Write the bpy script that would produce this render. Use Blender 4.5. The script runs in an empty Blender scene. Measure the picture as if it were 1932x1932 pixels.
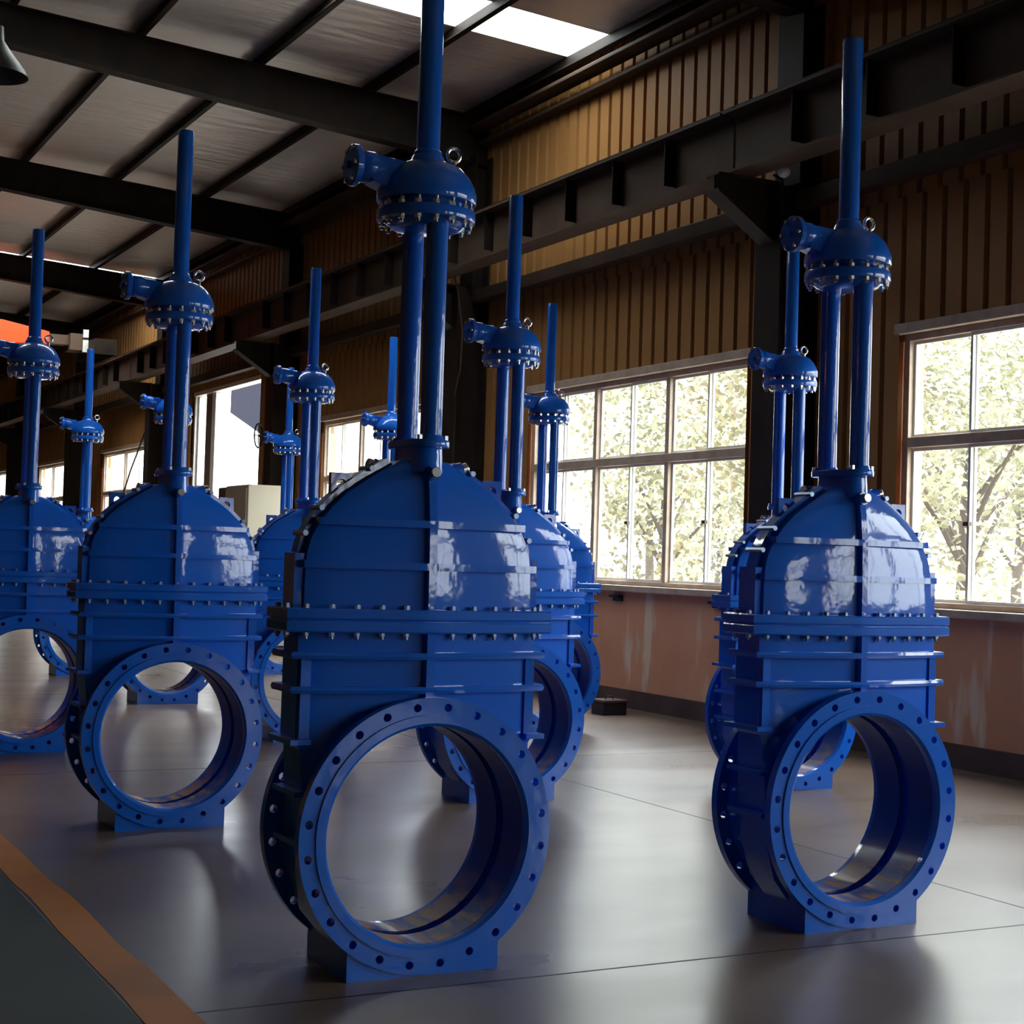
import bpy, bmesh, math, random
from math import sin, cos, pi
from mathutils import Vector, Matrix
C = bpy.context.scene
COL = C.collection
random.seed(7)

# ------------------------------------------------------------------ camera
YAW, PITCH, ROLL, FPX, EYE = .48, .0298, -.0312, 3000.0, 1.6
cd = bpy.data.cameras.new('camera')
cd.sensor_width = 36.0
cd.lens = 36.0 * FPX / 1932.0
cd.clip_start = .05
cd.clip_end = 400
cam = bpy.data.objects.new('camera', cd)
COL.objects.link(cam)
fwd = Vector((sin(YAW)*cos(PITCH), cos(YAW)*cos(PITCH), sin(PITCH)))
rt0 = Vector((cos(YAW), -sin(YAW), 0))
up0 = Vector((-sin(YAW)*sin(PITCH), -cos(YAW)*sin(PITCH), cos(PITCH)))
rt = rt0*cos(ROLL) - up0*sin(ROLL)
up = rt0*sin(ROLL) + up0*cos(ROLL)
M = Matrix((rt, up, -fwd)).transposed().to_4x4()
M.translation = Vector((0, 0, EYE))
cam.matrix_world = M
C.camera = cam

# ------------------------------------------------------------------ world, exposure
SKY = 10.0
w = bpy.data.worlds.new('overcast_sky')
C.world = w
w.use_nodes = True
bg = w.node_tree.nodes['Background']
bg.inputs['Color'].default_value = (.86, .93, 1.0, 1)
# overcast sky: the zenith brighter than the horizon
wt = w.node_tree
tcw = wt.nodes.new('ShaderNodeTexCoord'); sw = wt.nodes.new('ShaderNodeSeparateXYZ'); mw = wt.nodes.new('ShaderNodeMapRange')
mw.inputs['From Min'].default_value = 0; mw.inputs['From Max'].default_value = 1
mw.inputs['To Min'].default_value = SKY; mw.inputs['To Max'].default_value = SKY*2.6
wt.links.new(tcw.outputs['Generated'], sw.inputs['Vector']); wt.links.new(sw.outputs['Z'], mw.inputs['Value'])
wt.links.new(mw.outputs['Result'], bg.inputs['Strength'])
C.view_settings.view_transform = 'Standard'
C.view_settings.look = 'None'
C.view_settings.gamma = 1
C.view_settings.use_curve_mapping = False
C.view_settings.exposure = -0.15
try:
    C.cycles.use_denoising = True
    C.cycles.denoiser = 'OPENIMAGEDENOISE'
    C.cycles.max_bounces = 10
    C.cycles.diffuse_bounces = 5
    C.cycles.glossy_bounces = 5
    C.cycles.transparent_max_bounces = 12
    C.cycles.sample_clamp_indirect = 8
    C.cycles.caustics_reflective = False
    C.cycles.caustics_refractive = False
except Exception:
    pass

def portal(name, loc, nrm, sx, sy):
    # sampling portals in the hall's real openings: the daylight is the sky's own
    l = bpy.data.lights.new(name, 'AREA')
    l.shape = 'RECTANGLE'
    l.size, l.size_y = sx, sy
    l.cycles.is_portal = True
    o = bpy.data.objects.new(name, l)
    o.location = loc
    o.rotation_euler = Vector(nrm).to_track_quat('-Z', 'Y').to_euler()
    COL.objects.link(o)

# ------------------------------------------------------------------ materials
def mat(name, col, rough=.5, metal=0.0, coat=0.0, coat_rough=.08, spec=.5,
        noise=None, bump=None, col2=None):
    m = bpy.data.materials.new(name)
    m.use_nodes = True
    nt = m.node_tree
    b = nt.nodes['Principled BSDF']
    b.inputs['Base Color'].default_value = (*col, 1)
    b.inputs['Roughness'].default_value = rough
    b.inputs['Metallic'].default_value = metal
    b.inputs['Coat Weight'].default_value = coat
    b.inputs['Coat Roughness'].default_value = coat_rough
    b.inputs['Specular IOR Level'].default_value = spec
    tc = nt.nodes.new('ShaderNodeTexCoord')
    if noise and col2:
        n = nt.nodes.new('ShaderNodeTexNoise')
        n.inputs['Scale'].default_value = noise[0]
        n.inputs['Detail'].default_value = 5
        r = nt.nodes.new('ShaderNodeValToRGB')
        r.color_ramp.elements[0].position = noise[1]
        r.color_ramp.elements[1].position = noise[2]
        r.color_ramp.elements[0].color = (*col, 1)
        r.color_ramp.elements[1].color = (*col2, 1)
        nt.links.new(tc.outputs['Object'], n.inputs['Vector'])
        nt.links.new(n.outputs['Fac'], r.inputs['Fac'])
        nt.links.new(r.outputs['Color'], b.inputs['Base Color'])
    if bump:
        n = nt.nodes.new('ShaderNodeTexNoise')
        n.inputs['Scale'].default_value = bump[0]
        n.inputs['Detail'].default_value = 3
        bp = nt.nodes.new('ShaderNodeBump')
        bp.inputs['Strength'].default_value = bump[1]
        bp.inputs['Distance'].default_value = bump[2]
        nt.links.new(tc.outputs['Object'], n.inputs['Vector'])
        nt.links.new(n.outputs['Fac'], bp.inputs['Height'])
        nt.links.new(bp.outputs['Normal'], b.inputs['Normal'])
        if coat:
            nt.links.new(bp.outputs['Normal'], b.inputs['Coat Normal'])
    return m

BLUE = mat('blue_epoxy_paint', (.006, .138, .68), .45, coat=.8, coat_rough=.07, spec=.1, bump=(7, .22, .010))
BLUE.node_tree.nodes['Principled BSDF'].inputs['Coat IOR'].default_value = 1.65
STEEL = mat('zinc_plated_steel', (.62, .62, .64), .25, metal=1)
NUT = mat('dulled_zinc', (.22, .27, .38), .28, metal=.8)
DKSTEEL = mat('dark_painted_steel', (.016, .011, .009), .6, spec=.15, noise=(3, .35, .7), col2=(.026, .018, .013))
GIRDER = mat('brown_girder_paint', (.058, .036, .025), .6, spec=.15, noise=(2, .35, .7), col2=(.08, .052, .038))
CLAD = mat('tan_steel_cladding', (.30, .14, .042), .6, spec=.25, noise=(1.2, .3, .75), col2=(.35, .17, .055))
WFRAME = mat('aged_window_frame', (.52, .42, .32), .5, noise=(6, .3, .7), col2=(.40, .28, .20))
WHITE = mat('white_paint', (.78, .76, .70), .5)
DKTRIM = mat('dark_skirting_paint', (.10, .06, .045), .5, noise=(2.5, .4, .65), col2=(.06, .035, .028))
ORANGE = mat('orange_crane_paint', (.92, .10, .015), .5)
CREAM = mat('cream_cabinet_enamel', (.66, .60, .45), .45)
BROWN = mat('brown_board', (.10, .055, .03), .6)
BLACK = mat('black_rubber', (.012, .010, .010), .5)
YELLOW = mat('worn_yellow_line', (.50, .17, .018), .5, spec=.15, noise=(2.2, .35, .75), col2=(.34, .115, .018))
GREEN = mat('dark_green_floor_paint', (.016, .028, .028), .5, spec=.15, noise=(1.5, .3, .7), col2=(.022, .036, .034))
LAMP = mat('grey_lamp_enamel', (.06, .055, .055), .5)
EMBLAMP = mat('pale_plastic', (.75, .75, .72), .4)
GROUND = mat('outdoor_concrete', (.25, .24, .21), .9)
BARK = mat('grey_brown_bark', (.07, .05, .035), .9)
LEAF = mat('yellow_green_leaves', (.32, .31, .19), .7, spec=.1, noise=(.5, .35, .65), col2=(.19, .185, .11))
WSHEET = mat('white_sheet_fence', (.75, .76, .78), .6)
GROOF = mat('grey_roof_tiles', (.018, .018, .023), .9, spec=0)

def floor_mat():
    m = mat('sealed_concrete', (.16, .14, .13), .3)
    nt = m.node_tree; b = nt.nodes['Principled BSDF']
    tc = nt.nodes['Texture Coordinate']
    def noise(s, d, scale=(1, 1, 1)):
        mp = nt.nodes.new('ShaderNodeMapping'); mp.inputs['Scale'].default_value = scale
        n = nt.nodes.new('ShaderNodeTexNoise'); n.inputs['Scale'].default_value = s; n.inputs['Detail'].default_value = d
        nt.links.new(tc.outputs['Object'], mp.inputs['Vector']); nt.links.new(mp.outputs['Vector'], n.inputs['Vector'])
        return n
    n1 = noise(.55, 6)
    r = nt.nodes.new('ShaderNodeValToRGB')
    r.color_ramp.interpolation = 'EASE'; r.color_ramp.elements[0].position = .22; r.color_ramp.elements[1].position = .78
    r.color_ramp.elements[0].color = (.105, .070, .050, 1); r.color_ramp.elements[1].color = (.19, .138, .105, 1)
    nt.links.new(n1.outputs['Fac'], r.inputs['Fac'])
    nt.links.new(r.outputs['Color'], b.inputs['Base Color'])
    n2 = noise(.9, 4, (.6, 1.2, 1))
    mr = nt.nodes.new('ShaderNodeMapRange')
    mr.inputs['To Min'].default_value = .26; mr.inputs['To Max'].default_value = .36
    mr.inputs['From Min'].default_value = .3; mr.inputs['From Max'].default_value = .7
    nt.links.new(n2.outputs['Fac'], mr.inputs['Value'])
    nt.links.new(mr.outputs['Result'], b.inputs['Roughness'])
    n3 = noise(2.5, 3)
    bp = nt.nodes.new('ShaderNodeBump'); bp.inputs['Strength'].default_value = .12; bp.inputs['Distance'].default_value = .004
    nt.links.new(n3.outputs['Fac'], bp.inputs['Height']); nt.links.new(bp.outputs['Normal'], b.inputs['Normal'])
    b.inputs['Specular IOR Level'].default_value = .68
    b.inputs['Coat Weight'].default_value = .12; b.inputs['Coat Roughness'].default_value = .24
    return m
FLOOR = floor_mat()

def plaster_mat():
    m = mat('pink_brown_plaster', (.50, .26, .17), .6)
    nt = m.node_tree; b = nt.nodes['Principled BSDF']; tc = nt.nodes['Texture Coordinate']
    n = nt.nodes.new('ShaderNodeTexNoise'); n.inputs['Scale'].default_value = 1.3; n.inputs['Detail'].default_value = 6
    nt.links.new(tc.outputs['Object'], n.inputs['Vector'])
    r = nt.nodes.new('ShaderNodeValToRGB')
    r.color_ramp.elements[0].position = .35; r.color_ramp.elements[1].position = .7
    r.color_ramp.elements[0].color = (.62, .29, .15, 1); r.color_ramp.elements[1].color = (.70, .36, .20, 1)
    nt.links.new(n.outputs['Fac'], r.inputs['Fac'])
    # pale drips running down from the sill, stretched along z
    mp = nt.nodes.new('ShaderNodeMapping'); mp.inputs['Scale'].default_value = (1, 2.2, .4)
    n2 = nt.nodes.new('ShaderNodeTexNoise'); n2.inputs['Scale'].default_value = 1.5; n2.inputs['Detail'].default_value = 4
    r2 = nt.nodes.new('ShaderNodeValToRGB')
    r2.color_ramp.elements[0].position = .57; r2.color_ramp.elements[1].position = .64
    nt.links.new(tc.outputs['Object'], mp.inputs['Vector']); nt.links.new(mp.outputs['Vector'], n2.inputs['Vector'])
    nt.links.new(n2.outputs['Fac'], r2.inputs['Fac'])
    mx = nt.nodes.new('ShaderNodeMixRGB'); mx.inputs['Color2'].default_value = (.72, .56, .40, 1)
    nt.links.new(r2.outputs['Color'], mx.inputs['Fac']); nt.links.new(r.outputs['Color'], mx.inputs['Color1'])
    nt.links.new(mx.outputs['Color'], b.inputs['Base Color'])
    return m
PLASTER = plaster_mat()

def foil_mat():
    m = mat('wrinkled_silver_insulation', (.80, .76, .73), .42)
    nt = m.node_tree; b = nt.nodes['Principled BSDF']; tc = nt.nodes['Texture Coordinate']
    b.inputs['Metallic'].default_value = .35
    mp = nt.nodes.new('ShaderNodeMapping'); mp.inputs['Scale'].default_value = (.5, 2.2, 1)
    n = nt.nodes.new('ShaderNodeTexNoise'); n.inputs['Scale'].default_value = 2.2; n.inputs['Detail'].default_value = 3
    bp = nt.nodes.new('ShaderNodeBump'); bp.inputs['Strength'].default_value = .7; bp.inputs['Distance'].default_value = .06
    nt.links.new(tc.outputs['Object'], mp.inputs['Vector']); nt.links.new(mp.outputs['Vector'], n.inputs['Vector'])
    nt.links.new(n.outputs['Fac'], bp.inputs['Height']); nt.links.new(bp.outputs['Normal'], b.inputs['Normal'])
    return m
FOIL = foil_mat()

def bore_mat():
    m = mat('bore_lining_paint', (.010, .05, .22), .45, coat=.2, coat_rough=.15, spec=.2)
    nt = m.node_tree; b = nt.nodes['Principled BSDF']; tc = nt.nodes['Texture Coordinate']
    # red-brown noise streaks mixed in, stronger towards the bottom of the bore
    mp = nt.nodes.new('ShaderNodeMapping'); mp.inputs['Scale'].default_value = (9, 2, 4)
    n = nt.nodes.new('ShaderNodeTexNoise'); n.inputs['Scale'].default_value = 2.2; n.inputs['Detail'].default_value = 6
    nt.links.new(tc.outputs['Object'], mp.inputs['Vector']); nt.links.new(mp.outputs['Vector'], n.inputs['Vector'])
    sp = nt.nodes.new('ShaderNodeSeparateXYZ'); nt.links.new(tc.outputs['Object'], sp.inputs['Vector'])
    g = nt.nodes.new('ShaderNodeMapRange'); g.inputs['From Min'].default_value = .34; g.inputs['From Max'].default_value = .14
    g.inputs['To Min'].default_value = 0; g.inputs['To Max'].default_value = 1
    nt.links.new(sp.outputs['Z'], g.inputs['Value'])
    r = nt.nodes.new('ShaderNodeValToRGB'); r.color_ramp.elements[0].position = .42; r.color_ramp.elements[1].position = .56
    nt.links.new(n.outputs['Fac'], r.inputs['Fac'])
    mu = nt.nodes.new('ShaderNodeMath'); mu.operation = 'MULTIPLY'
    nt.links.new(r.outputs['Color'], mu.inputs[0]); nt.links.new(g.outputs['Result'], mu.inputs[1])
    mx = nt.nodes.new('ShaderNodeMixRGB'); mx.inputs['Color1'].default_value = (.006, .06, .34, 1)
    mx.inputs['Color2'].default_value = (.42, .20, .10, 1)
    nt.links.new(mu.outputs[0], mx.inputs['Fac']); nt.links.new(mx.outputs['Color'], b.inputs['Base Color'])
    return m
BORE = bore_mat()

def glass_mat(name, tint, gl, dirt=0.0):
    m = bpy.data.materials.new(name); m.use_nodes = True
    nt = m.node_tree; nt.nodes.clear()
    out = nt.nodes.new('ShaderNodeOutputMaterial')
    tr = nt.nodes.new('ShaderNodeBsdfTransparent'); tr.inputs['Color'].default_value = (*tint, 1)
    g = nt.nodes.new('ShaderNodeBsdfGlossy'); g.inputs['Roughness'].default_value = .03
    mx = nt.nodes.new('ShaderNodeMixShader'); mx.inputs['Fac'].default_value = gl
    nt.links.new(tr.outputs[0], mx.inputs[1]); nt.links.new(g.outputs[0], mx.inputs[2])
    last = mx
    if dirt:
        d = nt.nodes.new('ShaderNodeBsdfTranslucent'); d.inputs['Color'].default_value = (.8, .8, .75, 1)
        m2 = nt.nodes.new('ShaderNodeMixShader'); m2.inputs['Fac'].default_value = dirt
        nt.links.new(mx.outputs[0], m2.inputs[1]); nt.links.new(d.outputs[0], m2.inputs[2]); last = m2
    nt.links.new(last.outputs[0], out.inputs['Surface'])
    return m
GLASS = glass_mat('window_glass', (.95, .96, .94), .05, .012)
SKYPANEL = glass_mat('translucent_roof_panel', (.95, .95, .92), .03, .15)

# ------------------------------------------------------------------ mesh helpers
class MB:
    def __init__(s): s.v = []; s.f = []
    def add(s, vs, fs):
        k = len(s.v); s.v += [tuple(p) for p in vs]; s.f += [tuple(i+k for i in f) for f in fs]
    def box(s, a, b):
        x0, y0, z0 = a; x1, y1, z1 = b
        s.add([(x0,y0,z0),(x1,y0,z0),(x1,y1,z0),(x0,y1,z0),(x0,y0,z1),(x1,y0,z1),(x1,y1,z1),(x0,y1,z1)],
              [(0,3,2,1),(4,5,6,7),(0,1,5,4),(1,2,6,5),(2,3,7,6),(3,0,4,7)])
    def bar(s, p, q, hw, hh, upv=(0,0,1)):
        p, q = Vector(p), Vector(q); d = (q-p).normalized(); u = Vector(upv)
        a = d.cross(u)
        if a.length < 1e-4: a = d.cross(Vector((1,0,0)))
        a.normalize(); b = a.cross(d).normalized()
        vs = []
        for c in (p, q):
            for i, j in ((-1,-1),(1,-1),(1,1),(-1,1)): vs.append(c + a*hw*i + b*hh*j)
        s.add(vs, [(0,1,2,3),(7,6,5,4),(0,4,5,1),(1,5,6,2),(2,6,7,3),(3,7,4,0)])
    def tube(s, pts, r, n=12, caps=True):
        pts = [Vector(p) for p in pts]; rs = r if isinstance(r, (list, tuple)) else [r]*len(pts)
        rings = []; ref = None
        for i, p in enumerate(pts):
            d = (pts[min(i+1, len(pts)-1)] - pts[max(i-1, 0)]).normalized()
            if ref is None:
                ref = d.cross(Vector((0,0,1)))
                if ref.length < 1e-3: ref = Vector((1,0,0))
            a = (ref - d*ref.dot(d)).normalized(); b = d.cross(a); ref = a
            rings.append([p + (a*cos(2*pi*k/n) + b*sin(2*pi*k/n))*rs[i] for k in range(n)])
        s.loft(rings, caps)
    def loft(s, rings, caps=True, closed=True):
        n = len(rings[0]); vs = [p for r in rings for p in r]; fs = []
        for i in range(len(rings)-1):
            for k in range(n if closed else n-1):
                k2 = (k+1) % n
                fs.append((i*n+k, i*n+k2, (i+1)*n+k2, (i+1)*n+k))
        if caps:
            fs.append(tuple(range(n-1, -1, -1))); fs.append(tuple((len(rings)-1)*n + k for k in range(n)))
        s.add(vs, fs)
    def lathe(s, prof, c=(0,0,0), n=40, axis='z', loop=False):
        rings = []
        for r, h in prof:
            ring = []
            for k in range(n):
                a = 2*pi*k/n
                if axis == 'z': ring.append((c[0]+r*cos(a), c[1]+r*sin(a), c[2]+h))
                elif axis == 'y': ring.append((c[0]+r*cos(a), c[1]+h, c[2]-r*sin(a)))
                else: ring.append((c[0]+h, c[1]+r*cos(a), c[2]+r*sin(a)))
            rings.append(ring)
        if loop: rings.append(rings[0])
        s.loft(rings, caps=not loop)
    def mesh(s, name, m, sharp=35, merge=False):
        me = bpy.data.meshes.new(name); me.from_pydata(s.v, [], s.f); me.update()
        bm = bmesh.new(); bm.from_mesh(me)
        if merge: bmesh.ops.remove_doubles(bm, verts=bm.verts, dist=1e-5)
        bmesh.ops.recalc_face_normals(bm, faces=bm.faces); bm.to_mesh(me); bm.free()
        me.materials.append(m)
        if sharp:
            me.polygons.foreach_set('use_smooth', [True]*len(me.polygons)); me.set_sharp_from_angle(angle=math.radians(sharp))
        return me
    def build(s, name, m, parent=None, sharp=35, bevel=0, loc=None):
        o = bpy.data.objects.new(name, s.mesh(name, m, sharp)); COL.objects.link(o)
        if parent: o.parent = parent
        if loc: o.location = loc
        if bevel:
            b = o.modifiers.new('bevel', 'BEVEL'); b.width = bevel; b.segments = 2; b.limit_method = 'ANGLE'
        return o
def tag(o, label=None, cat=None, group=None, kind=None):
    if label: o['label'] = label
    if cat: o['category'] = cat
    if group: o['group'] = group
    if kind: o['kind'] = kind
    return o
def empty(name, loc=(0,0,0)):
    o = bpy.data.objects.new(name, None); o.location = loc; o.empty_display_size = .1; COL.objects.link(o); return o
def copy_tree(o, parent=None):
    c = o.copy(); COL.objects.link(c); c.parent = parent
    for ch in list(o.children): copy_tree(ch, c)
    return c

# ------------------------------------------------------------------ the hall
XW, Y0, Y1, XL = 9.35, -16.0, 62.0, -10.0
RIDGE = -.5
def zr(x): return 7.43 + .06*(XW - x) if x >= RIDGE else 7.43 + .06*(XW-RIDGE) - .06*(RIDGE-x)   # underside of purlins
f = MB(); f.box((1.62, Y0-.2, -.3), (XW+.3, Y1+.3, 0)); f.box((XL-.3, Y0-.2, -.3), (1.62, Y1+.3, -.001))
fl = tag(f.build('floor', FLOOR, sharp=0), kind='structure')
j = MB()
j.box((5.79, Y0, 0), (5.803, Y1, .0008))
for y in (-12.6, -6.6, -.6, 5.4, 11.4, 17.4, 23.4, 29.4, 35.4, 41.4): j.box((1.64, y-.006, 0), (XW, y+.006, .0008))
j.build('saw_cut_joint', BLACK, fl, sharp=0)
g = MB(); g.box((XL, Y0, -.001), (1.44, Y1, .001)); g.build('green_painted_area', GREEN, fl, sharp=0)
yl = MB()
k = 0; y = Y0
pts = []
while y < Y1:
    pts.append(y); y += .35
L_ = [1.45 + random.uniform(-.012, .012) for _ in pts]; R_ = [1.63 + random.uniform(-.012, .012) for _ in pts]
vs = []; fs = []
for i, yy in enumerate(pts):
    vs += [(L_[i], yy, .0025), (R_[i], yy, .0025)]
    if i: a = 2*i; fs.append((a-2, a-1, a+1, a))
yl.add(vs, fs); yl.build('yellow_line', YELLOW, fl, sharp=0)

# openings in the right wall: (y0, y1, z0, z1)
WIN = [(-.1, 4.4, 1.32, 3.66), (5.95, 10.68, 1.30, 3.66), (12.9, 17.5, 1.35, 3.68), (20.04, 24.85, 1.4, 3.78),
       (36.15, 40.45, 1.4, 3.95), (44.8, 48.7, 1.4, 3.92), (53.4, 58.0, 1.4, 3.98), (-6.2, -2.3, 1.32, 3.66), (-13.0, -8.6, 1.32, 3.66)]
DOOR = (28.0, 32.44, 0, 4.86)
spans = sorted([w_[:2] for w_ in WIN] + [DOOR[:2]])
low = MB(); lo2 = MB()
def fill(y0, y1, z0, z1, mb): mb.box((XW, y0, z0), (XW+.24, y1, z1))
prev = Y0 - .2
for a, b in [(DOOR[0], DOOR[1]), (Y1+.2, None)]:
    fill(prev, a, 0, 1.28, low); prev = b
for (a, b, z0, z1) in WIN: fill(a, b, 1.28, z0, low)
prev = Y0
edges = spans + [(Y1, None)]
for a, b in edges:
    fill(prev, a, 1.28, 3.6, low); prev = b
wall = tag(low.build('wall_right', PLASTER, sharp=0), kind='structure')
# ribbed cladding, real folds
cl = MB()
def corr(y0, y1, z0, z1, pitch=.25, x=XW):
    prof = []; n = max(1, round((y1-y0)/pitch)); p = (y1-y0)/n
    for i in range(n):
        a = y0 + i*p
        prof += [(a, 0), (a+.74*p, 0), (a+.80*p, .045), (a+.94*p, .045)]
    prof.append((y1, 0))
    vs = []; fs = []
    for i, (yy, d) in enumerate(prof):
        vs += [(x-.05+d, yy, z0), (x-.05+d, yy, z1)]
        if i: q = 2*i; fs.append((q-2, q, q+1, q-1))
    cl.add(vs, fs)
corr(Y0, Y1, 4.86, 7.6)
prev = Y0
for a, b in edges:
    if a > prev: corr(prev, a, 1.33, 4.86)
    if b is not None and (a, b) != DOOR[:2]:
        z1 = [w_[3] for w_ in WIN if w_[0] == a][0]
        corr(a, b, z1, 4.86)
    prev = b
cl.box((XW+.01, Y0, 4.86), (XW+.2, Y1, 7.6))
prev = Y0
for a, b in edges:
    if a > prev: cl.box((XW+.01, prev, 3.6), (XW+.2, a, 4.86))
    if b is not None and (a, b) != DOOR[:2]:
        z1 = [w_[3] for w_ in WIN if w_[0] == a][0]
        cl.box((XW+.01, a, z1), (XW+.2, b, 4.86))
    prev = b
tag(cl.build('wall_right_cladding', CLAD, sharp=0), kind='structure')
b = MB()
prev = Y0
for a, bb in [(DOOR[0], DOOR[1]), (Y1, None)]:
    b.box((XW-.03, prev, 0), (XW+.02, a, .2)); prev = bb
tag(b.build('baseboard_right', DKTRIM, sharp=0), kind='structure')
# girt along the cladding + eave members
b = MB(); b.box((XW-.22, Y0, 4.98), (XW-.05, Y1, 5.14)); tag(b.build('trim_1', GIRDER, sharp=0, bevel=.01), kind='structure')
b = MB(); b.box((XW-.20, Y0, 7.08), (XW-.06, Y1, 7.13)); b.box((XW-.38, Y0, 7.25), (XW-.14, Y1, 7.30)); tag(b.build('trim_2', GIRDER, sharp=0, bevel=.01), kind='structure')

b = MB(); b.box((XL-.2, Y0, 0), (XL, Y1, 8)); tag(b.build('wall_left', CLAD, sharp=0), kind='structure')
b = MB(); b.box((XL-.2, Y1, 0), (XW+.2, Y1+.2, 8.3)); tag(b.build('wall_far', CLAD, sharp=0), kind='structure')
b = MB(); b.box((XL-.2, Y0-.2, 0), (XW+.2, Y0, 8.3)); tag(b.build('wall_near', CLAD, sharp=0), kind='structure')

# ceiling with two translucent strips
SKYL = [(15.5, 16.45), (35.0, 36.2)]
cei = MB(); t = .17
ys = [Y0-.2]
for a, bb in sorted(SKYL): ys += [a, bb]
ys.append(Y1+.2)
SX0, SX1 = -.2, 9.12
def sheet(mb, x0, x1, y0, y1, th=.05, dz=0):
    a, c_ = zr(x0)+t+dz, zr(x1)+t+dz
    mb.add([(x0,y0,a),(x1,y0,c_),(x1,y1,c_),(x0,y1,a),(x0,y0,a+th),(x1,y0,c_+th),(x1,y1,c_+th),(x0,y1,a+th)],
           [(0,3,2,1),(4,5,6,7),(0,1,5,4),(1,2,6,5),(2,3,7,6),(3,0,4,7)])
for i in range(0, len(ys)-1):
    a, bb = ys[i], ys[i+1]
    if (a, bb) in SKYL:
        sheet(cei, XL-.2, RIDGE, a, bb); sheet(cei, RIDGE, SX0, a, bb); sheet(cei, SX1, XW+.2, a, bb)
    else:
        sheet(cei, XL-.2, RIDGE, a, bb); sheet(cei, RIDGE, XW+.2, a, bb)
ceiling = tag(cei.build('ceiling', FOIL, sharp=0), kind='structure')
for a, bb in SKYL:
    s_ = MB(); sheet(s_, SX0, SX1, a, bb, .01, .02)
    s_.build('skylight_panel', SKYPANEL, ceiling, sharp=0)
    portal('skylight_portal', ((SX0+SX1)/2, (a+bb)/2, zr(4.5)+t+.1), (-.06, 0, -1), bb-a, SX1-SX0)
x = 9.12
while x > XL:
    p = MB(); z = zr(x)
    # Z purlin: web and two lips
    p.box((x-.004, Y0, z), (x+.004, Y1, z+t)); p.box((x-.07, Y0, z), (x, Y1, z+.008)); p.box((x, Y0, z+t-.01), (x+.07, Y1, z+t-.002))
    p.box((x-.07, Y0, z), (x-.064, Y1, z+.03))
    p.build('purlin', DKSTEEL, ceiling, sharp=0)
    x -= 1.49
COLY = [5.1, 12.0, 18.9, 26.15, 34.3, 42.5, 51.0]
for y in COLY + [-1.8, -8.7]:
    r = MB()
    # tapered I-rafter
    def seg(x0, x1, o0, o1, o2, o3, hw):
        r.add([(x0,y-hw,o0),(x1,y-hw,o1),(x1,y-hw,o3),(x0,y-hw,o2),(x0,y+hw,o0),(x1,y+hw,o1),(x1,y+hw,o3),(x0,y+hw,o2)],
              [(0,1,2,3),(7,6,5,4),(0,4,5,1),(1,5,6,2),(2,6,7,3),(3,7,4,0)])
    xa, xb = RIDGE, 9.3
    ta, tb = zr(xa), zr(xb); ba, bb_ = 6.86+.08*(XW-xa), 6.80
    seg(xa, xb, ba, bb_, ta, tb, .012); seg(xa, xb, ta-.015, tb-.015, ta, tb, .11); seg(xa, xb, ba, bb_, ba+.015, bb_+.015, .11)
    seg(XL, xa, zr(XL)-.5, ba, zr(XL), ta, .012); seg(XL, xa, zr(XL)-.5, ba, zr(XL)-.485, ba+.015, .11)
    r.build('rafter', DKSTEEL, ceiling, sharp=0)
    if y in (12.0, 18.9, 26.15, 34.3, 42.5):
        for xx in (9.12-1.49, 9.12-2*1.49, 9.12-3*1.49):
            q = MB(); q.bar((xx+.05, y+.05, zr(xx)-.3), (xx+.05, y+.75, zr(xx)+.02), .02, .02)
            q.build('knee_brace', DKSTEEL, ceiling, sharp=0)

# columns with corbels
place = {5.1: 'dark steel column at the right picture edge, nearest of the wall columns',
         12.0: 'dark steel column between the two big windows, with a sloping corbel under the girder',
         18.9: 'dark steel column just left of the six-pane window, behind the valves in the middle',
         26.15: 'dark steel column beside the tall open doorway, above the cream cabinet',
         34.3: 'dark steel column beyond the open doorway, mostly hidden behind the left valve',
         42.5: 'dark steel column between the two small far windows at the left',
         51.0: 'farthest dark steel column, by the left picture edge'}
for y in COLY:
    e = tag(empty('steel_column', (9.08, y, 0)), place[y], 'column', 'steel columns along the window wall')
    c_ = MB(); c_.box((-.235, -.19, 0), (-.215, .19, 5.18)); c_.box((.2, -.19, 0), (.22, .19, 6.9)); c_.box((-.215, -.008, 0), (.2, .008, 5.18)); c_.box((-.03, -.19, 5.18), (-.01, .19, 6.9)); c_.box((-.01, -.008, 5.18), (.2, .008, 6.9))
    c_.build('shaft', DKSTEEL, e, sharp=0)
    c_ = MB(); c_.box((-.26, -.23, 0), (.25, .23, .03)); c_.build('base_plate', DKSTEEL, e, sharp=0)
    c_ = MB()
    # haunch: web triangle + sloping bottom flange + top plate
    for hw, pts_ in ((.01, [(-.235, 4.62), (-.235, 5.16), (-.86, 5.16), (-.86, 5.02)]), (.11, [(-.235, 4.60), (-.235, 4.62), (-.88, 5.03), (-.88, 5.01)]),
                     (.11, [(-.235, 5.16), (-.235, 5.18), (-.88, 5.18), (-.88, 5.16)])):
        v0 = [(px, -hw, pz) for px, pz in pts_]; v1 = [(px, hw, pz) for px, pz in pts_]
        c_.add(v0+v1, [(0,1,2,3),(7,6,5,4),(0,4,5,1),(1,5,6,2),(2,6,7,3),(3,7,4,0)])
    c_.build('corbel', DKSTEEL, e, sharp=0)
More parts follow.
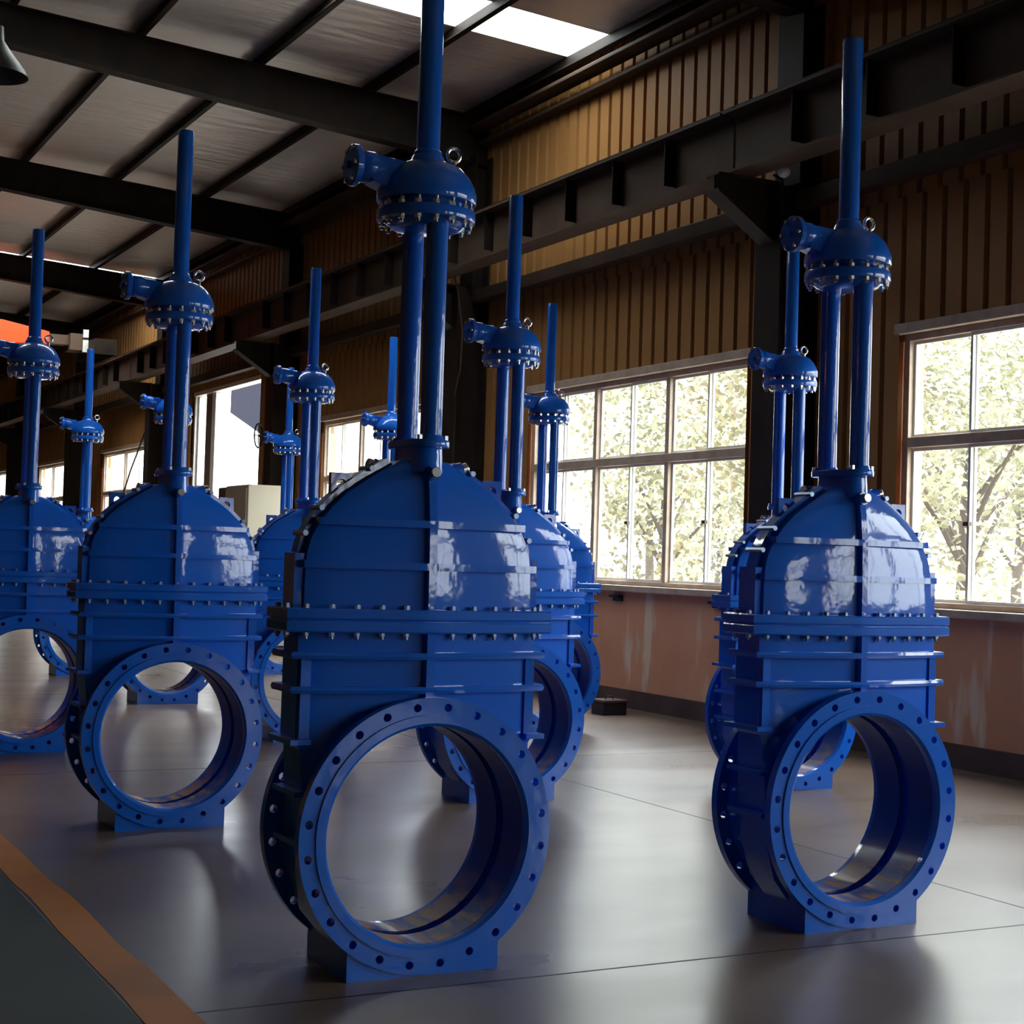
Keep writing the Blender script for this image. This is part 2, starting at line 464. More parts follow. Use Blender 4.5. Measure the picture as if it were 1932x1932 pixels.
# crane girders, one per bay
gl = ['above the right window and beyond the right picture edge', 'above the six-pane window, lit from the roof strip',
      'between the middle column and the doorway column', 'above the tall open doorway', 'in the bay beyond the doorway, near the orange crane',
      'in the farthest bay at the left']
ybs = COLY
for i in range(6):
    a, bb = ybs[i]+.02, ybs[i+1]-.02
    e = tag(empty('crane_girder', (8.45, a, 5.18)), 'brown steel crane girder ' + gl[i], 'girder', 'crane girders along the window wall')
    Lg = bb-a
    q = MB(); q.box((-.15, 0, 0), (.15, Lg, .02)); q.box((-.007, 0, .02), (.007, Lg, .55)); q.box((-.17, 0, .55), (.17, Lg, .575))
    q.build('beam', GIRDER, e, sharp=0)
    n = int(Lg/1.05)
    for k in range(1, n+1):
        q = MB(); q.box((-.13, k*Lg/(n+1)-.006, .1), (-.007, k*Lg/(n+1)+.006, .55)); q.box((.007, k*Lg/(n+1)-.006, .02), (.13, k*Lg/(n+1)+.006, .55))
        q.build('stiffener', DKSTEEL, e, sharp=0)
    q = MB(); q.box((-.03, 0, .575), (.03, Lg, .66)); q.build('rail', DKSTEEL, e, sharp=0)

# ------------------------------------------------------------------ windows
def window(n, y0, y1, z0, z1, pairs):
    e = tag(empty('window_%d' % n, (XW, y0, z0)), kind='structure')
    W, Hh = y1-y0, z1-z0; tz = Hh*.60
    f = MB()
    d0, d1 = .02, .12
    f.box((d0, 0, 0), (d1, .06, Hh)); f.box((d0, W-.06, 0), (d1, W, Hh)); f.box((d0, .06, 0), (d1, W-.06, .05)); f.box((d0, .06, Hh-.06), (d1, W-.06, Hh))
    f.box((d0-.01, .06, tz-.045), (d1, W-.06, tz+.045))
    for i in range(1, pairs): f.box((d0, i*W/pairs-.035, .05), (d1, i*W/pairs+.035, Hh-.06))
    f.build('frame', WFRAME, e, sharp=0, bevel=.006)
    s = MB(); s.box((-.09, -.05, -.07), (.14, W+.05, -.0)); s.build('sill', WFRAME, e, sharp=0, bevel=.008)
    s = MB(); s.box((-.06, -.06, Hh), (.12, W+.06, Hh+.09)); s.build('lintel', WFRAME, e, sharp=0, bevel=.008)
    for i in range(pairs):
        for (za, zb) in ((.05, tz-.045), (tz+.045, Hh-.06)):
            ya, yb = i*W/pairs + (.035 if i else .06), (i+1)*W/pairs - (.035 if i < pairs-1 else .06)
            ym = (ya+yb)/2
            for (p0, p1, xx) in ((ya, ym+.02, .05), (ym-.02, yb, .085)):
                s = MB(); m = .028
                s.box((xx-.014, p0, za), (xx+.014, p0+m, zb)); s.box((xx-.014, p1-m, za), (xx+.014, p1, zb))
                s.box((xx-.014, p0+m, za), (xx+.014, p1-m, za+m)); s.box((xx-.014, p0+m, zb-m), (xx+.014, p1-m, zb))
                so = s.build('sash', WHITE, e, sharp=0)
                g_ = MB(); g_.box((xx-.002, p0+m, za+m), (xx+.002, p1-m, zb-m)); g_.build('pane', GLASS, so, sharp=0)
            if za < .1 and n in (2, 3):
                s = MB(); s.box((.0, ym-.035, (za+zb)/2-.02), (.036, ym+.03, (za+zb)/2+.015)); s.build('latch', DKTRIM, e, sharp=0)
    portal('window_portal', (XW+.15, (y0+y1)/2, (z0+z1)/2), (-1, 0, 0), W if False else z1-z0, W)
for i, (a, bb, z0, z1) in enumerate(WIN): window(i+1, a, bb, z0, z1, 3 if i not in (4, 5, 6) else 2)
# open doorway: white frame, a slid-back leaf at the far jamb
e = tag(empty('door_1', (XW, DOOR[0], 0)), kind='structure')
f = MB(); W = DOOR[1]-DOOR[0]
f.box((0, -.02, 0), (.2, .08, 4.86)); f.box((0, W-.08, 0), (.2, W+.02, 4.86)); f.box((-.02, 0, 4.78), (.2, W, 4.86)); f.build('frame', WHITE, e, sharp=0)
f = MB(); f.box((.06, 4.28, 0), (.40, 4.34, 4.78)); f.build('leaf', WHITE, e, sharp=0)
f = MB(); f.box((.05, 3.35, 0), (.12, 3.75, 4.78)); f.build('brown_strip', BROWN, e, sharp=0)
f = MB(); f.box((.05, 3.1, 0), (.14, 3.35, 4.78)); f.build('post', WHITE, e, sharp=0)
portal('door_portal', (XW+.15, sum(DOOR[:2])/2, 2.43), (-1, 0, 0), 4.86, 4.44)

# ------------------------------------------------------------------ gate valve prototype (local: x across, -y towards the viewer's side, z up)
def slope(u): return u/.12*.12 if u < .12 else (.12+(u-.12)/.68*.07 if u < .8 else .19+(u-.8)/.2*.17)
_acc = [0]
for _k in range(100): _acc.append(_acc[-1] + slope((_k+.5)/100)/100)
def drop(u):
    q_ = min(abs(u), 1)*100; i_ = min(int(q_), 99); return (_acc[i_] + (_acc[i_+1]-_acc[i_])*(q_-i_))/_acc[-1]
def lens(w_, d, e, z, n=32):
    pts = []; us = [-1+2*k/n for k in range(n+1)]
    for u in us: pts.append((u*w_, -(e + (d-e)*(1-drop(u))), z))
    for u in us[::-1]: pts.append((u*w_, (e + (d-e)*(1-drop(u))), z))
    return pts
RF, RB, ZC, LF = .527, .418, .533, .221      # flange radius, bore radius, bore height, half face-to-face
def flange_mesh(sgn):
    mb = MB(); N = 24; th = .042; m = 16
    rh, rc, ri, ro = .0165, .492, .462, RF
    def ringpts(y):
        pass
    for k in range(N):
        a0, a1 = (k)*2*pi/N, (k+1)*2*pi/N; am = (a0+a1)/2
        hc = (rc*cos(am), rc*sin(am))
        outer = []
        for i in range(4): outer.append((ro, a0+(a1-a0)*i/4))
        for i in range(4): outer.append((ro+(ri-ro)*i/4, a1))
        for i in range(4): outer.append((ri, a1+(a0-a1)*i/4))
        for i in range(4): outer.append((ri+(ro-ri)*i/4, a0))
        o2 = [(r*cos(a), r*sin(a)) for r, a in outer]
        h2 = []
        for (x_, z_) in o2:
            an = math.atan2(z_-hc[1], x_-hc[0]); h2.append((hc[0]+rh*cos(an), hc[1]+rh*sin(an)))
        vs = []
        for yy in (0, th):
            vs += [(x_, yy, z_) for x_, z_ in o2] + [(x_, yy, z_) for x_, z_ in h2]
        fs = []
        for i in range(m):
            i2 = (i+1) % m
            fs.append((i, i2, m+i2, m+i)); fs.append((2*m+i, 2*m+i2, 3*m+i2, 3*m+i))
            fs.append((m+i, m+i2, 3*m+i2, 3*m+i))
            if i < 4: fs.append((i, i2, 2*m+i2, 2*m+i))
        mb.add(vs, fs)
    # raised face, bore chamfer
    mb2 = [(ri, 0), (ri, -.007), (RB+.012, -.007), (RB, .004), (RB, th), (ri, th)]
    mb.lathe(mb2, n=96, axis='y')
    mb.f = mb.f[:-2]
    if sgn > 0: mb.v = [(-x_, -y_, z_) for x_, y_, z_ in mb.v]
    mb.v = [(x_, y_ + sgn*LF, z_+ZC) for x_, y_, z_ in mb.v]
    return mb
def bool_cut(o, cutter):
    md = o.modifiers.new('cut', 'BOOLEAN'); md.operation = 'DIFFERENCE'; md.object = cutter; md.solver = 'EXACT'
    bpy.context.view_layer.update()
    dg = bpy.context.evaluated_depsgraph_get()
    me = bpy.data.meshes.new_from_object(o.evaluated_get(dg))
    o.modifiers.clear(); old = o.data; o.data = me; me.name = o.name
    me.polygons.foreach_set('use_smooth', [True]*len(me.polygons)); me.set_sharp_from_angle(angle=math.radians(30))

DOME = [(1.36,.485,.155,.075),(1.46,.485,.155,.075),(1.56,.482,.153,.073),(1.61,.476,.152,.072),(1.66,.462,.150,.072),(1.72,.43,.147,.072),
        (1.78,.383,.141,.071),(1.84,.318,.133,.07),(1.89,.245,.124,.07),(1.93,.18,.115,.07),(1.96,.125,.105,.07),(1.975,.10,.09,.06)]
def dome_at(z):
    for a, b_ in zip(DOME, DOME[1:]):
        if a[0] <= z <= b_[0]:
            t_ = (z-a[0])/(b_[0]-a[0]); return [a[i]+(b_[i]-a[i])*t_ for i in range(4)]
    return DOME[-1]
V = empty('gate_valve')
# --- cast body
b = MB()
secs = [(.10,.30,.10,.085),(.22,.40,.12,.09),(.36,.445,.14,.095),(.53,.465,.145,.10),(.70,.475,.148,.10),(.86,.49,.155,.085),(.88,.505,.157,.08),(1.0,.505,.157,.08),(1.31,.505,.157,.08)]
b.loft([lens(w_, d, e_, z) for z, w_, d, e_ in secs])
body = b.build('body', BLUE, V)
c = MB(); c.lathe([(.45, -.4), (.45, .4)], (0, 0, ZC), 72, 'y'); cut = c.build('cutter', BLUE)
bool_cut(body, cut); bpy.data.objects.remove(cut)
# tube between the flanges + ribs, joined into the same casting
b = MB()
for y0, y1 in ((-LF+.04, -.035), (.035, LF-.04)):
    b.lathe([(RB+.005, y0), (.464, y0), (.464, y1), (RB+.005, y1)], (0, 0, ZC), 72, 'y', loop=True)
b.lathe([(.449, -.036), (.464, -.036), (.464, .036), (.449, .036)], (0, 0, ZC), 72, 'y', loop=True)
for z in (1.215, 1.085): b.loft([lens(.537, .184, .110, z-.013), lens(.542, .190, .113, z), lens(.537, .184, .110, z+.013)])
for s in (-1, 1):
    for z, x1 in ((.89, .54), (.695, .515), (.51, .505)):
        b.box((min(s*.458, s*x1), -.13, z-.01), (max(s*.458, s*x1), .13, z+.01))
    for sy in (-1, 1):
        b.box((s*.478-.02, sy*.092-.012, .89), (s*.478+.02, sy*.092+.012, 1.205))
for sy in (-1, 1):
    b.loft([[(-.022, sy*.14, z), (.022, sy*.14, z), (.017, sy*.186, z), (-.017, sy*.186, z)] for z in (1.0, 1.31)])
o2 = b.build('ribs', BLUE)
bpy.context.view_layer.update()
bm = bmesh.new(); bm.from_mesh(body.data); bm.from_mesh(o2.data); bm.to_mesh(body.data); bm.free()
bpy.data.objects.remove(o2)
body.data.set_sharp_from_angle(angle=math.radians(30))
# --- bore lining
b = MB()
for y0, y1 in ((-LF+.03, -.03), (.03, LF-.03)):
    b.lathe([(RB, y0), (RB+.012, y0), (RB+.03, y1), (RB, y1)] if False else [(RB-.001, y0), (RB+.006, y0), (RB+.006, y1), (RB-.001, y1)], (0, 0, ZC), 96, 'y', loop=True)
b.build('bore_lining', BORE, V)
flange_mesh(-1).build('pipe_flange', BLUE, V, sharp=30)
flange_mesh(1).build('pipe_flange', BLUE, V, sharp=30)
# --- foot
b = MB()
for s in (-1, 1):
    y0, y1 = sorted((s*(LF-.010), s*(LF-.045)))
    n = 10
    prof = [(-.317, 0), (.317, 0)] + [(.317 - .634*k/n, ZC - math.sqrt(.514**2 - (.317-.634*k/n)**2)) for k in range(n+1)]
    b.loft([[(x_, yy, z_) for x_, z_ in prof] for yy in (y0, y1)])
    x0, x1 = sorted((s*.317, s*.285)); b.box((x0, -LF+.03, 0), (x1, LF-.03, .215))
b.box((-.29, -.19, 0), (.29, .19, .07))
b.build('foot', BLUE, V)
# --- bonnet (dome)
b = MB()
b.loft([lens(w_, d, e_, z) for z, w_, d, e_ in DOME])
for z, ex in ((1.56, .026), (1.725, .026)):
    w_, d, e_ = dome_at(z)[1:]
    b.loft([lens(w_+ex*.6, d+ex, e_+ex, z-.014), lens(w_+ex*.6, d+ex, e_+ex, z+.014)])
for sy in (-1, 1):
    rr = []
    for z in (1.37, 1.5, 1.6, 1.66, 1.72, 1.78, 1.84, 1.89, 1.925):
        d = dome_at(z)[2]; rr.append([(-.022, sy*(d-.02), z), (.022, sy*(d-.02), z), (.016, sy*(d+.026), z), (-.016, sy*(d+.026), z)])
    b.loft(rr)
for s in (-1, 1):     # side guide boxes and corner pads
    x0, x1 = sorted((s*.44, s*.522)); b.box((x0, -.06, 1.37), (x1, .06, 1.60))
b.build('bonnet', BLUE, V, sharp=30)
b = MB()
for s in (-1, 1):
    b = MB(); rr = []
    for z in (1.60, 1.63, 1.66, 1.69, 1.72, 1.75, 1.78, 1.81, 1.84, 1.87, 1.90, 1.93, 1.955):
        w_ = dome_at(z)[1]; w2 = dome_at(min(z+.01, 1.975))[1]
        nx, nz = Vector((.01, w_-w2)).normalized() if (w_-w2) > 0 else (1, 0)
        xo, zo = (w_+nx*.028), z+nz*.028
        rr.append([(s*(w_-.02), -.032, z), (s*xo, -.032, zo), (s*xo, .032, zo), (s*(w_-.02), .032, z)])
    b.loft(rr); b.build('dome_rim', BLUE, V, sharp=40)
for s in (-1, 1):
    for z in (1.665, 1.76, 1.915):
        w_ = dome_at(z)[1]; w2 = dome_at(z+.01)[1]; n_ = Vector((.01, 0, w_-w2)).normalized()
        p = Vector((w_, 0, z)) + n_*.026
        for sy in (-1,):
            q = MB(); q.tube([(s*p.x, sy*.06, p.z), (s*p.x, sy*.0+.06, p.z)], .012, 6); q.build('rim_bolt', NUT, V)
# lifting lugs with holes
for s in (-1, 1):
    q = MB(); m = 16; cx, cz, h = s*.326, 1.872, .043
    sq = [];
    for k in range(m):
        a = 2*pi*k/m + pi/4; c_, s_ = cos(a), sin(a); mm = max(abs(c_), abs(s_)); sq.append((c_/mm*h, s_/mm*h + (-.01 if s_ < 0 else 0)))
    vs = []
    for yy in (-.014, .014):
        vs += [(cx+p[0], yy, cz+p[1]) for p in sq] + [(cx+.021*cos(2*pi*k/m+pi/4), yy, cz+.021*sin(2*pi*k/m+pi/4)) for k in range(m)]
    fs = []
    for i in range(m):
        i2 = (i+1) % m
        fs += [(i, i2, m+i2, m+i), (2*m+i, 2*m+i2, 3*m+i2, 3*m+i), (m+i, m+i2, 3*m+i2, 3*m+i), (i, i2, 2*m+i2, 2*m+i)]
    q.add(vs, fs)
    q.build('lifting_lug', BLUE, V)
# plugs near the crown
def plug(p, d, nm='plug'):
    p, d = Vector(p), Vector(d).normalized()
    q = MB(); q.tube([p-d*.05, p+d*.006], .029, 16); bo = q.build('plug_boss', BLUE, V)
    q = MB(); q.tube([p+d*.004, p+d*.03, p+d*.034], [.022, .022, .019], 16); q.build('plug', STEEL, bo)
plug((0, -.15, 1.925), (0, -1, .1)); plug((.172, -.03, 1.952), (1, 0, .3)); plug((-.172, .03, 1.952), (-1, 0, .3)); plug((0, .15, 1.925), (0, 1, .1))
# --- bonnet joint: two plates with bolts
b = MB()
b.loft([lens(.560, .192, .113, 1.352), lens(.565, .197, .117, 1.358), lens(.565, .197, .117, 1.388), lens(.560, .192, .113, 1.394)])
b.build('bonnet_flange', BLUE, V)
b = MB()
b.loft([lens(.560, .192, .113, 1.303), lens(.565, .197, .117, 1.309), lens(.565, .197, .117, 1.341), lens(.560, .192, .113, 1.347)])
b.loft([lens(.552, .184, .106, 1.34), lens(.552, .184, .106, 1.36)])
b.build('body_flange', BLUE, V)
def bolt_mesh(r, h0, h1, lo, hi):
    q = MB(); q.tube([(0,0,lo), (0,0,hi)], r*.55, 8)
    q.tube([(0,0,h1), (0,0,h1+r*1.1)], r, 6); q.tube([(0,0,h0-r*1.1), (0,0,h0)], r, 6)
    q.tube([(0,0,h0-r*2.0), (0,0,h0-r*.9)], r*.55, 8)
    return q.mesh('bolt', NUT)
bm_ = bolt_mesh(.0125, 1.303, 1.394, 1.30, 1.41)
spots = []
n = 11
for k in range(n):
    u = -1 + (2*k+1)/n
    for sy in (-1, 1): spots.append((u*.535, sy*(.095 + .075*(1-drop(u))), 0))
for s in (-1, 1):
    for yy in (-.05, .05): spots.append((s*.543, yy, 0))
for p in spots:
    o = bpy.data.objects.new('joint_bolt', bm_); o.location = p; COL.objects.link(o); o.parent = V
# --- neck, yoke
def oblong(hx, hy, z, n=10):
    pts = []
    for k in range(n+1):
        a = pi*k/n; pts.append((hx*cos(a), hy-hx+hx*sin(a), z))
    for k in range(n+1):
        a = pi + pi*k/n; pts.append((hx*cos(a), -(hy-hx)+hx*sin(a), z))
    return pts
b = MB(); b.loft([oblong(.07, .145, 1.93), oblong(.066, .135, 2.03)]); b.loft([oblong(.084, .172, 2.028), oblong(.086, .175, 2.034), oblong(.086, .175, 2.052), oblong(.084, .172, 2.057)])
b.build('neck', BLUE, V)
for p in ((.055, -.135), (-.055, -.135), (.055, .135), (-.055, .135)):
    q = MB(); q.tube([(p[0], p[1], 2.055), (p[0], p[1], 2.075)], .012, 6); q.build('neck_bolt', STEEL, V)
for s in (-1, 1):
    # grooved post
    b = MB(); n = 24; rr = []
    for z in (2.05, 2.93):
        ring = []
        for k in range(n):
            a = 2*pi*k/n; r_ = .0445
            gr = max(0, cos(a))**14 + max(0, -cos(a))**14
            ring.append((r_*(1-.35*gr)*cos(a), s*.115 + r_*sin(a), z))
        rr.append(ring)
    b.loft(rr); b.tube([(0, s*.115, 2.05), (0, s*.115, 2.075)], [.056, .048], 24)
    b.build('yoke_post', BLUE, V, sharp=25)
# --- gearbox
b = MB(); b.lathe([(.155, 2.955), (.155, 3.004), (.197, 3.006), (.200, 3.012), (.200, 3.045), (.192, 3.07), (.172, 3.11), (.140, 3.145), (.10, 3.165), (.072, 3.172), (.066, 3.19), (.060, 3.20)], n=56)
# cast arm and worm housing to the left
b.loft([[(-.10, -.06, 3.02), (-.10, .06, 3.02), (-.10, .06, 3.15), (-.10, -.06, 3.15)], [(-.25, -.045, 3.06), (-.25, .045, 3.06), (-.25, .045, 3.165), (-.25, -.045, 3.165)]])
b.lathe([(.05, -.30), (.062, -.285), (.062, -.235), (.052, -.215), (.05, -.15)], (0, 0, 3.12), 24, 'x')
gb = b.build('gearbox', BLUE, V, sharp=40)
b = MB(); b.lathe([(.12, 2.90), (.14, 2.905), (.165, 2.93), (.196, 2.932), (.198, 2.938), (.198, 2.968), (.196, 2.974), (.12, 2.974)], n=56); b.build('mounting_flange', BLUE, V, sharp=40)
gm = bolt_mesh(.0145, 2.932, 2.974, 2.925, 3.006); gm.materials[0] = STEEL
for k in range(16):
    a = 2*pi*(k+.5)/16; o = bpy.data.objects.new('gearbox_bolt', gm); o.location = (.178*cos(a), .178*sin(a), 0); COL.objects.link(o); o.parent = V
b = MB(); b.lathe([(.078, -.330), (.082, -.326), (.082, -.305), (.078, -.30), (.04, -.30)], (0, 0, 3.12), 24, 'x'); b.lathe([(.016, -.35), (.016, -.33)], (0, 0, 3.12), 12, 'x')
wc = b.build('worm_cover', BLUE, V)
for k in range(6):
    a = 2*pi*k/6; q = MB(); q.lathe([(.010, -.34), (.010, -.325)], (0, .066*cos(a), 3.12+.066*sin(a)), 6, 'x'); q.build('cover_bolt', STEEL, wc)
b = MB(); b.lathe([(.056, 3.19), (.056, 3.215), (.047, 3.225), (.046, 4.062), (.042, 4.07)], n=28); b.build('stem_cover', BLUE, V, sharp=40)
b = MB(); c0 = Vector((.105, -.02, 3.215)); b.tube([c0 + Vector((.028*cos(2*pi*k/16), 0, .028*sin(2*pi*k/16))) for k in range(17)], .0075, 8); b.tube([c0+Vector((0,0,-.026)), c0+Vector((0,0,-.075))], .011, 8)
b.build('eye_bolt', STEEL, V)

VAL = [(2.58, 5.78, 'large blue gate valve nearest the camera, its stem cover cut by the top edge'),
       (4.74, 5.81, 'large blue gate valve standing alone at the right in front of the bright window'),
       (2.54, 9.20, 'blue gate valve left of the nearest centre valve, standing past the yellow floor line'),
       (2.38, 12.76, 'blue gate valve cut by the left picture edge, under the orange crane'),
       (4.93, 9.55, 'blue gate valve just behind the right side of the nearest one, before the middle column'),
       (7.32, 13.35, 'blue gate valve beside the pink-brown wall, its dome overlapping the six-pane window'),
       (7.20, 9.45, 'blue gate valve hidden behind the right-hand valve, gearbox showing at its left'),
       (4.78, 13.00, 'blue gate valve between the two front left valves, in front of the cream cabinet'),
       (4.50, 16.40, 'blue gate valve hidden behind the left valve, its foot seen through that valve’s bore'),
       (4.44, 20.10, 'small far blue gate valve between the two leftmost valves'),
       (7.04, 16.55, 'blue gate valve hidden behind the nearest one, thin stem left of its yoke posts'),
       (7.12, 20.20, 'farthest blue gate valve with a small handwheel, against the bright doorway')]
for i, (x, y, lab) in enumerate(VAL):
    o = V if i == 0 else copy_tree(V)
    o.location = (x, y, 0); o.name = 'gate_valve' if i == 0 else 'gate_valve.%03d' % i
    tag(o, lab, 'valve', 'large blue gate valves standing in rows')
    if i == 11:
        q = MB(); cw = Vector((-.42, 0, 3.13))
        q.tube([cw + Vector((.10*cos(2*pi*k/24), .13*cos(2*pi*k/24), .16*sin(2*pi*k/24))) for k in range(25)], .011, 8)
        q.tube([cw+Vector((-.1,-.13,0)), cw+Vector((.1,.13,0))], .008, 6); q.tube([cw+Vector((0,0,-.16)), cw+Vector((0,0,.16))], .008, 6); q.tube([cw, cw+Vector((.08,0,-.01))], .016, 8)
        q.build('handwheel', DKSTEEL, o)

# ------------------------------------------------------------------ other things in the hall
e = tag(empty('bridge_crane', (0, 37.3, 6.42)), 'orange bridge crane beam high at the left, resting on the crane rail', 'crane')
q = MB()
q.loft([[(-9.5, -.2, -.3), (-9.5, .2, -.3), (-9.5, .2, .3), (-9.5, -.2, .3)], [(6.2, -.2, -.28), (6.2, .2, -.28), (6.2, .2, .24), (6.2, -.2, .24)], [(7.25, -.2, -.22), (7.25, .2, -.22), (7.25, .2, .06), (7.25, -.2, .06)]])
q.build('main_beam', ORANGE, e, sharp=0, bevel=.01)
q = MB(); q.box((7.25, -.16, -.2), (7.7, .16, .02)); q.box((7.7, -.3, -.32), (8.1, .3, .06)); q.build('end_carriage', BROWN, e, sharp=0)
q = MB(); q.box((8.1, -1.0, -.45), (8.6, 1.0, -.1)); q.build('end_truck', DKSTEEL, e, sharp=0)
q = MB(); q.tube([(8.35, -.7, -.46), (8.35, -.7, -.1)], .1, 14); q.build('wheel', DKSTEEL, e)
q = MB(); q.box((7.98, -.36, -.02), (8.1, -.30, .16)); q.box((7.98, -.36, -.36), (8.1, -.30, -.08)); q.build('warning_light', EMBLAMP, e, sharp=0)

e = tag(empty('control_cabinet', (8.25, 24.85, 0)), 'tall cream control cabinet with a brown side, standing by the doorway column', 'cabinet')
q = MB(); q.box((-.35, -.62, .1), (.35, .55, 2.66)); q.build('housing', CREAM, e, sharp=0, bevel=.015)
q = MB(); q.box((-.37, -.58, .2), (-.35, .50, 2.6)); q.build('door', CREAM, e, sharp=0)
q = MB(); q.box((-.35, .55, .1), (.35, .95, 2.64)); q.build('side_panel', BROWN, e, sharp=0)
q = MB(); q.box((-.33, -.6, 0), (.33, .9, .1)); q.build('plinth', DKTRIM, e, sharp=0)

e = tag(empty('floor_box', (8.75, 14.45, 0)), 'small black box on the floor against the pink-brown wall', 'box')
q = MB(); q.box((-.14, -.13, 0), (.14, .13, .13)); q.build('case', BLACK, e, sharp=0, bevel=.008)
q = MB(); q.box((-.15, -.14, .13), (.15, .14, .155)); q.build('lid', DKTRIM, e, sharp=0)
q = MB(); q.tube([(-.05, 0, .15), (-.04, 0, .185), (.04, 0, .185), (.05, 0, .15)], .008, 8); q.build('handle', BLACK, e)

e = tag(empty('pendant_lamp', (2.17, 14.0, 5.58)), 'grey bell-shaped pendant lamp partly cut by the top-left picture edge', 'lamp')
q = MB(); pr = [(.30, 0), (.27, .06), (.16, .20), (.09, .30), (.08, .42)]; q.lathe(pr + [(r_-.006, h) for r_, h in pr[::-1]], n=32, loop=True); q.build('shade', LAMP, e, sharp=60)
q = MB(); q.tube([(0,0,.1), (0,0,.2), (0,0,.34)], [.07, .05, .04], 16); q.build('bulb', EMBLAMP, e)
q = MB(); q.tube([(0,0,.4), (0,0,2.27)], .012, 8); q.build('rod', DKSTEEL, e)
e = tag(empty('wall_lamp', (8.72, 11.62, 5.19)), 'small pale lamp on the dark column between the big windows', 'lamp')
q = MB(); q.lathe([(.02, -.06), (.045, -.04), (.055, 0), (.04, .04), (.02, .05)], n=16, axis='y'); q.build('bulb', EMBLAMP, e)
q = MB(); q.tube([(0, .05, 0), (0, .14, 0), (.12, .19, 0)], .015, 8); q.build('bracket', DKSTEEL, e)
q = MB(); q.tube([(8.55, 18.2, 5.165), (8.6, 18.2, 5.0), (8.66, 18.15, 4.5), (8.72, 18.3, 4.0), (8.84, 18.72, 3.7)], .012, 6)
tag(q.build('hanging_cable', GIRDER), 'thin cable hanging from the crane girder beside the middle column', 'cable')
q = MB(); q.tube([(9.22, 34.5, 5.2), (9.2, 37.0, 3.4), (9.2, 39.2, 1.5)], .02, 6)
tag(q.build('diagonal_rod', DKSTEEL), 'dark diagonal brace rod crossing the small far window behind the left valve', 'rod')
for i, (yy, lab) in enumerate(((13.35, 'right of the two dark wall brackets under the six-pane window sill'), (15.3, 'left of the two dark wall brackets under the six-pane window sill'))):
    q = MB(); q.box((-.07, -.1, -.03), (0, .1, 0)); q.box((-.02, -.1, -.07), (0, .1, -.03))
    o = q.build('wall_bracket', BLACK, sharp=0, loc=(XW, yy, 1.24)); tag(o, lab, 'bracket', 'brackets under the sill')

# ------------------------------------------------------------------ outside
q = MB(); q.box((XW+.3, -40, -.25), (60, 120, -.05)); q.box((-40, -60, -.25), (XW+.3, Y0-.2, -.05)); tag(q.build('ground_outside', GROUND, sharp=0), kind='structure')
def crown(seed, n=4200):
    rnd = random.Random(seed); q = MB()
    cl_ = [(Vector((rnd.uniform(-1.6, 1.6), rnd.uniform(-1.6, 1.6), rnd.uniform(1.4, 6.2))), rnd.uniform(.55, 1.15)) for _ in range(24)]
    for _ in range(n):
        c_, r_ = rnd.choice(cl_); d = Vector((rnd.gauss(0,1), rnd.gauss(0,1), rnd.gauss(0,1))).normalized()*r_*rnd.uniform(.5, 1)
        p = c_+d; a = Vector((rnd.gauss(0,1), rnd.gauss(0,1), rnd.gauss(0,1))).normalized()*.085; b_ = a.orthogonal().normalized()*.045
        q.add([p-a, p+b_, p+a, p-b_], [(0,1,2,3)])
    return q.mesh('foliage', LEAF, 0)
def trunk():
    q = MB(); q.tube([(0,0,-.05), (.05,.02,1.2), (-.03,.05,2.6), (.1,0,4.6)], [.14, .11, .09, .04], 10)
    for a, h in ((.3, 1.6), (1.7, 2.0), (3.1, 1.8), (4.6, 2.4), (5.5, 2.8)):
        q.tube([(0,0,h), (.5*cos(a), .5*sin(a), h+.7), (1.2*cos(a), 1.2*sin(a), h+1.5)], [.06, .04, .02], 6)
    return q.mesh('trunk', BARK)
crowns = [crown(1), crown(2), crown(3)]; tm = trunk()
TREES = [(15.2, 16.0), (16.0, 20.4), (20.4, 21.6), (16.2, 25.0), (20.6, 27.4), (24.8, 24.6), (25.2, 31.2), (29.5, 27.5), (20.8, 32.6), (25.6, 36.6), (14.9, 45.2), (15.6, 50.8), (25, 17.5), (15.0, 11.4), (23.5, 52)]
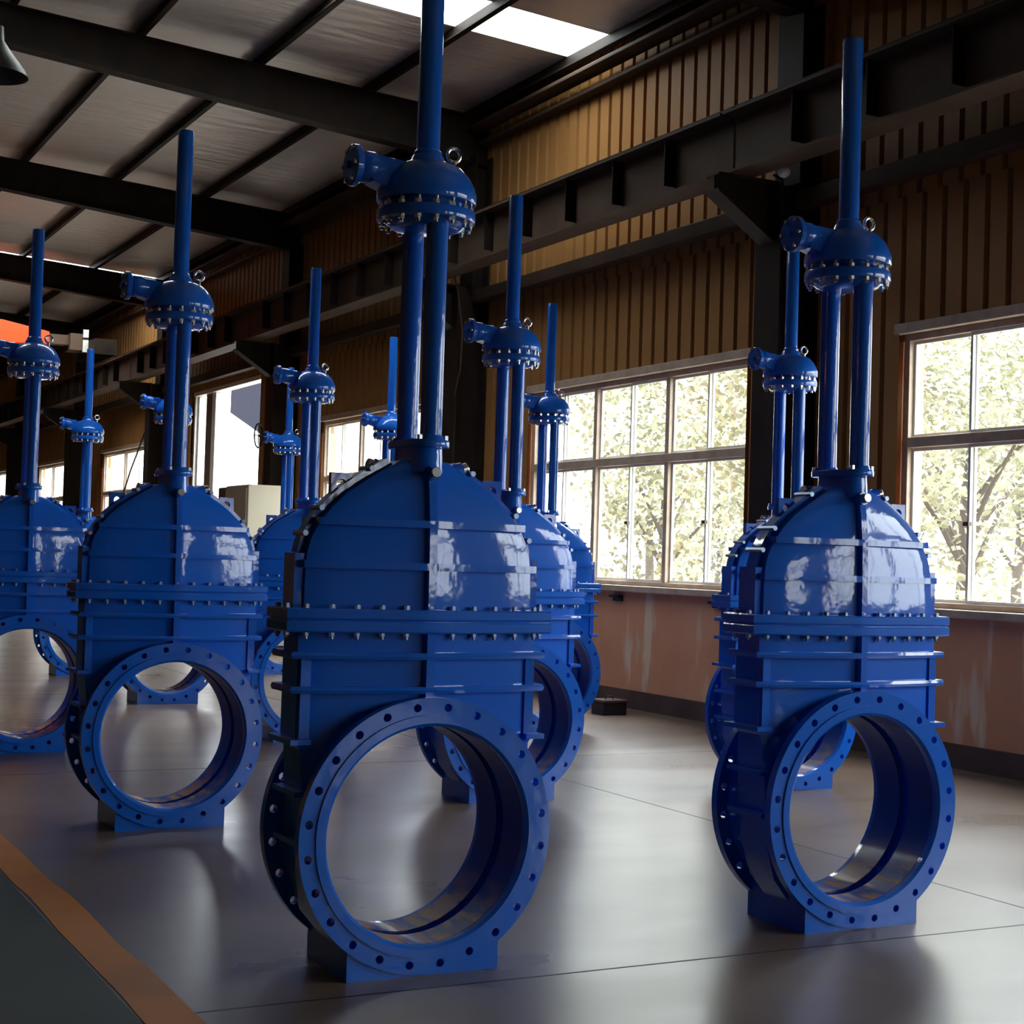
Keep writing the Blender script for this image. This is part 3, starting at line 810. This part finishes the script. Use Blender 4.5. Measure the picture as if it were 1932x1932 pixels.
TL = ['leafy tree outside, seen through the right edge of the right window', 'leafy tree seen through the middle of the right window', 'leafy tree seen at the left side of the right window',
      'tree seen through the rightmost pane of the six-pane window', 'nearest tree seen through the right pair of panes of the six-pane window', 'tree standing back behind the right window',
      'tree standing back behind the six-pane window', 'tree in the second row outside the six-pane window', 'tree seen through the left pair of panes of the six-pane window',
      'far tree beyond the six-pane window', 'tree seen through the open doorway, low in the opening', 'tree at the left side of the open doorway', 'far tree at the right picture edge beyond the right window',
      'tree close outside the wall beyond the right picture edge', 'distant tree behind the doorway trees']
for i, (x, y) in enumerate(TREES):
    e = tag(empty('tree', (x, y, -.05)), TL[i], 'tree', 'trees outside the windows')
    e.rotation_euler.z = i*1.7; s_ = (.46 if i in (10, 11) else .9) + .06*(i % 3); e.scale = (s_, s_, s_)
    for nm, me in (('trunk', tm), ('foliage', crowns[i % 3])):
        o = bpy.data.objects.new(nm, me); COL.objects.link(o); o.parent = e
def sheetwall(name, lab, x, y0, y1, h):
    q = MB(); n = int((y1-y0)/.3); prof = []
    for i in range(n):
        a = y0+i*.3; prof += [(a, 0), (a+.18, 0), (a+.2, .04), (a+.28, .04)]
    vs = []; fs = []
    for i, (yy, d) in enumerate(prof):
        vs += [(x+d, yy, -.05), (x+d, yy, h), (x+d+.06, yy, -.05), (x+d+.06, yy, h)]
        if i: k = 4*i; fs += [(k-4, k, k+1, k-3), (k-2, k-1, k+3, k+2), (k-3, k+1, k+3, k-1)]
    q.add(vs, fs); return tag(q.build(name, WSHEET, sharp=0), lab, 'fence')
sheetwall('sheet_fence', 'white ribbed sheet fence seen through the window left of the nearest valve', 13.2, 28.2, 35.5, 5.0)
sheetwall('sheet_fence', 'white ribbed sheet fence seen through the small far windows at the left', 13.2, 52, 84, 5.5)
e = tag(empty('shed', (24, 66, 0)), 'distant shed with a grey sloping roof seen through the open doorway', 'building')
q = MB(); q.box((1, 0, -.05), (8, 30, 5.0)); q.build('wall', WHITE, e, sharp=0)
q = MB(); q.add([(.4, 3.5, 6.2), (.4, 12.2, 8.6), (.4, 12.2, 9.8), (.4, -2, 9.8), (.4, -2, 6.2), (.7, 3.5, 6.2), (.7, 12.2, 8.6), (.7, 12.2, 9.8), (.7, -2, 9.8), (.7, -2, 6.2)],
             [(0,1,2,3,4), (9,8,7,6,5), (0,5,6,1), (1,6,7,2), (2,7,8,3), (3,8,9,4), (4,9,5,0)]); q.build('roof', GROOF, e, sharp=0)
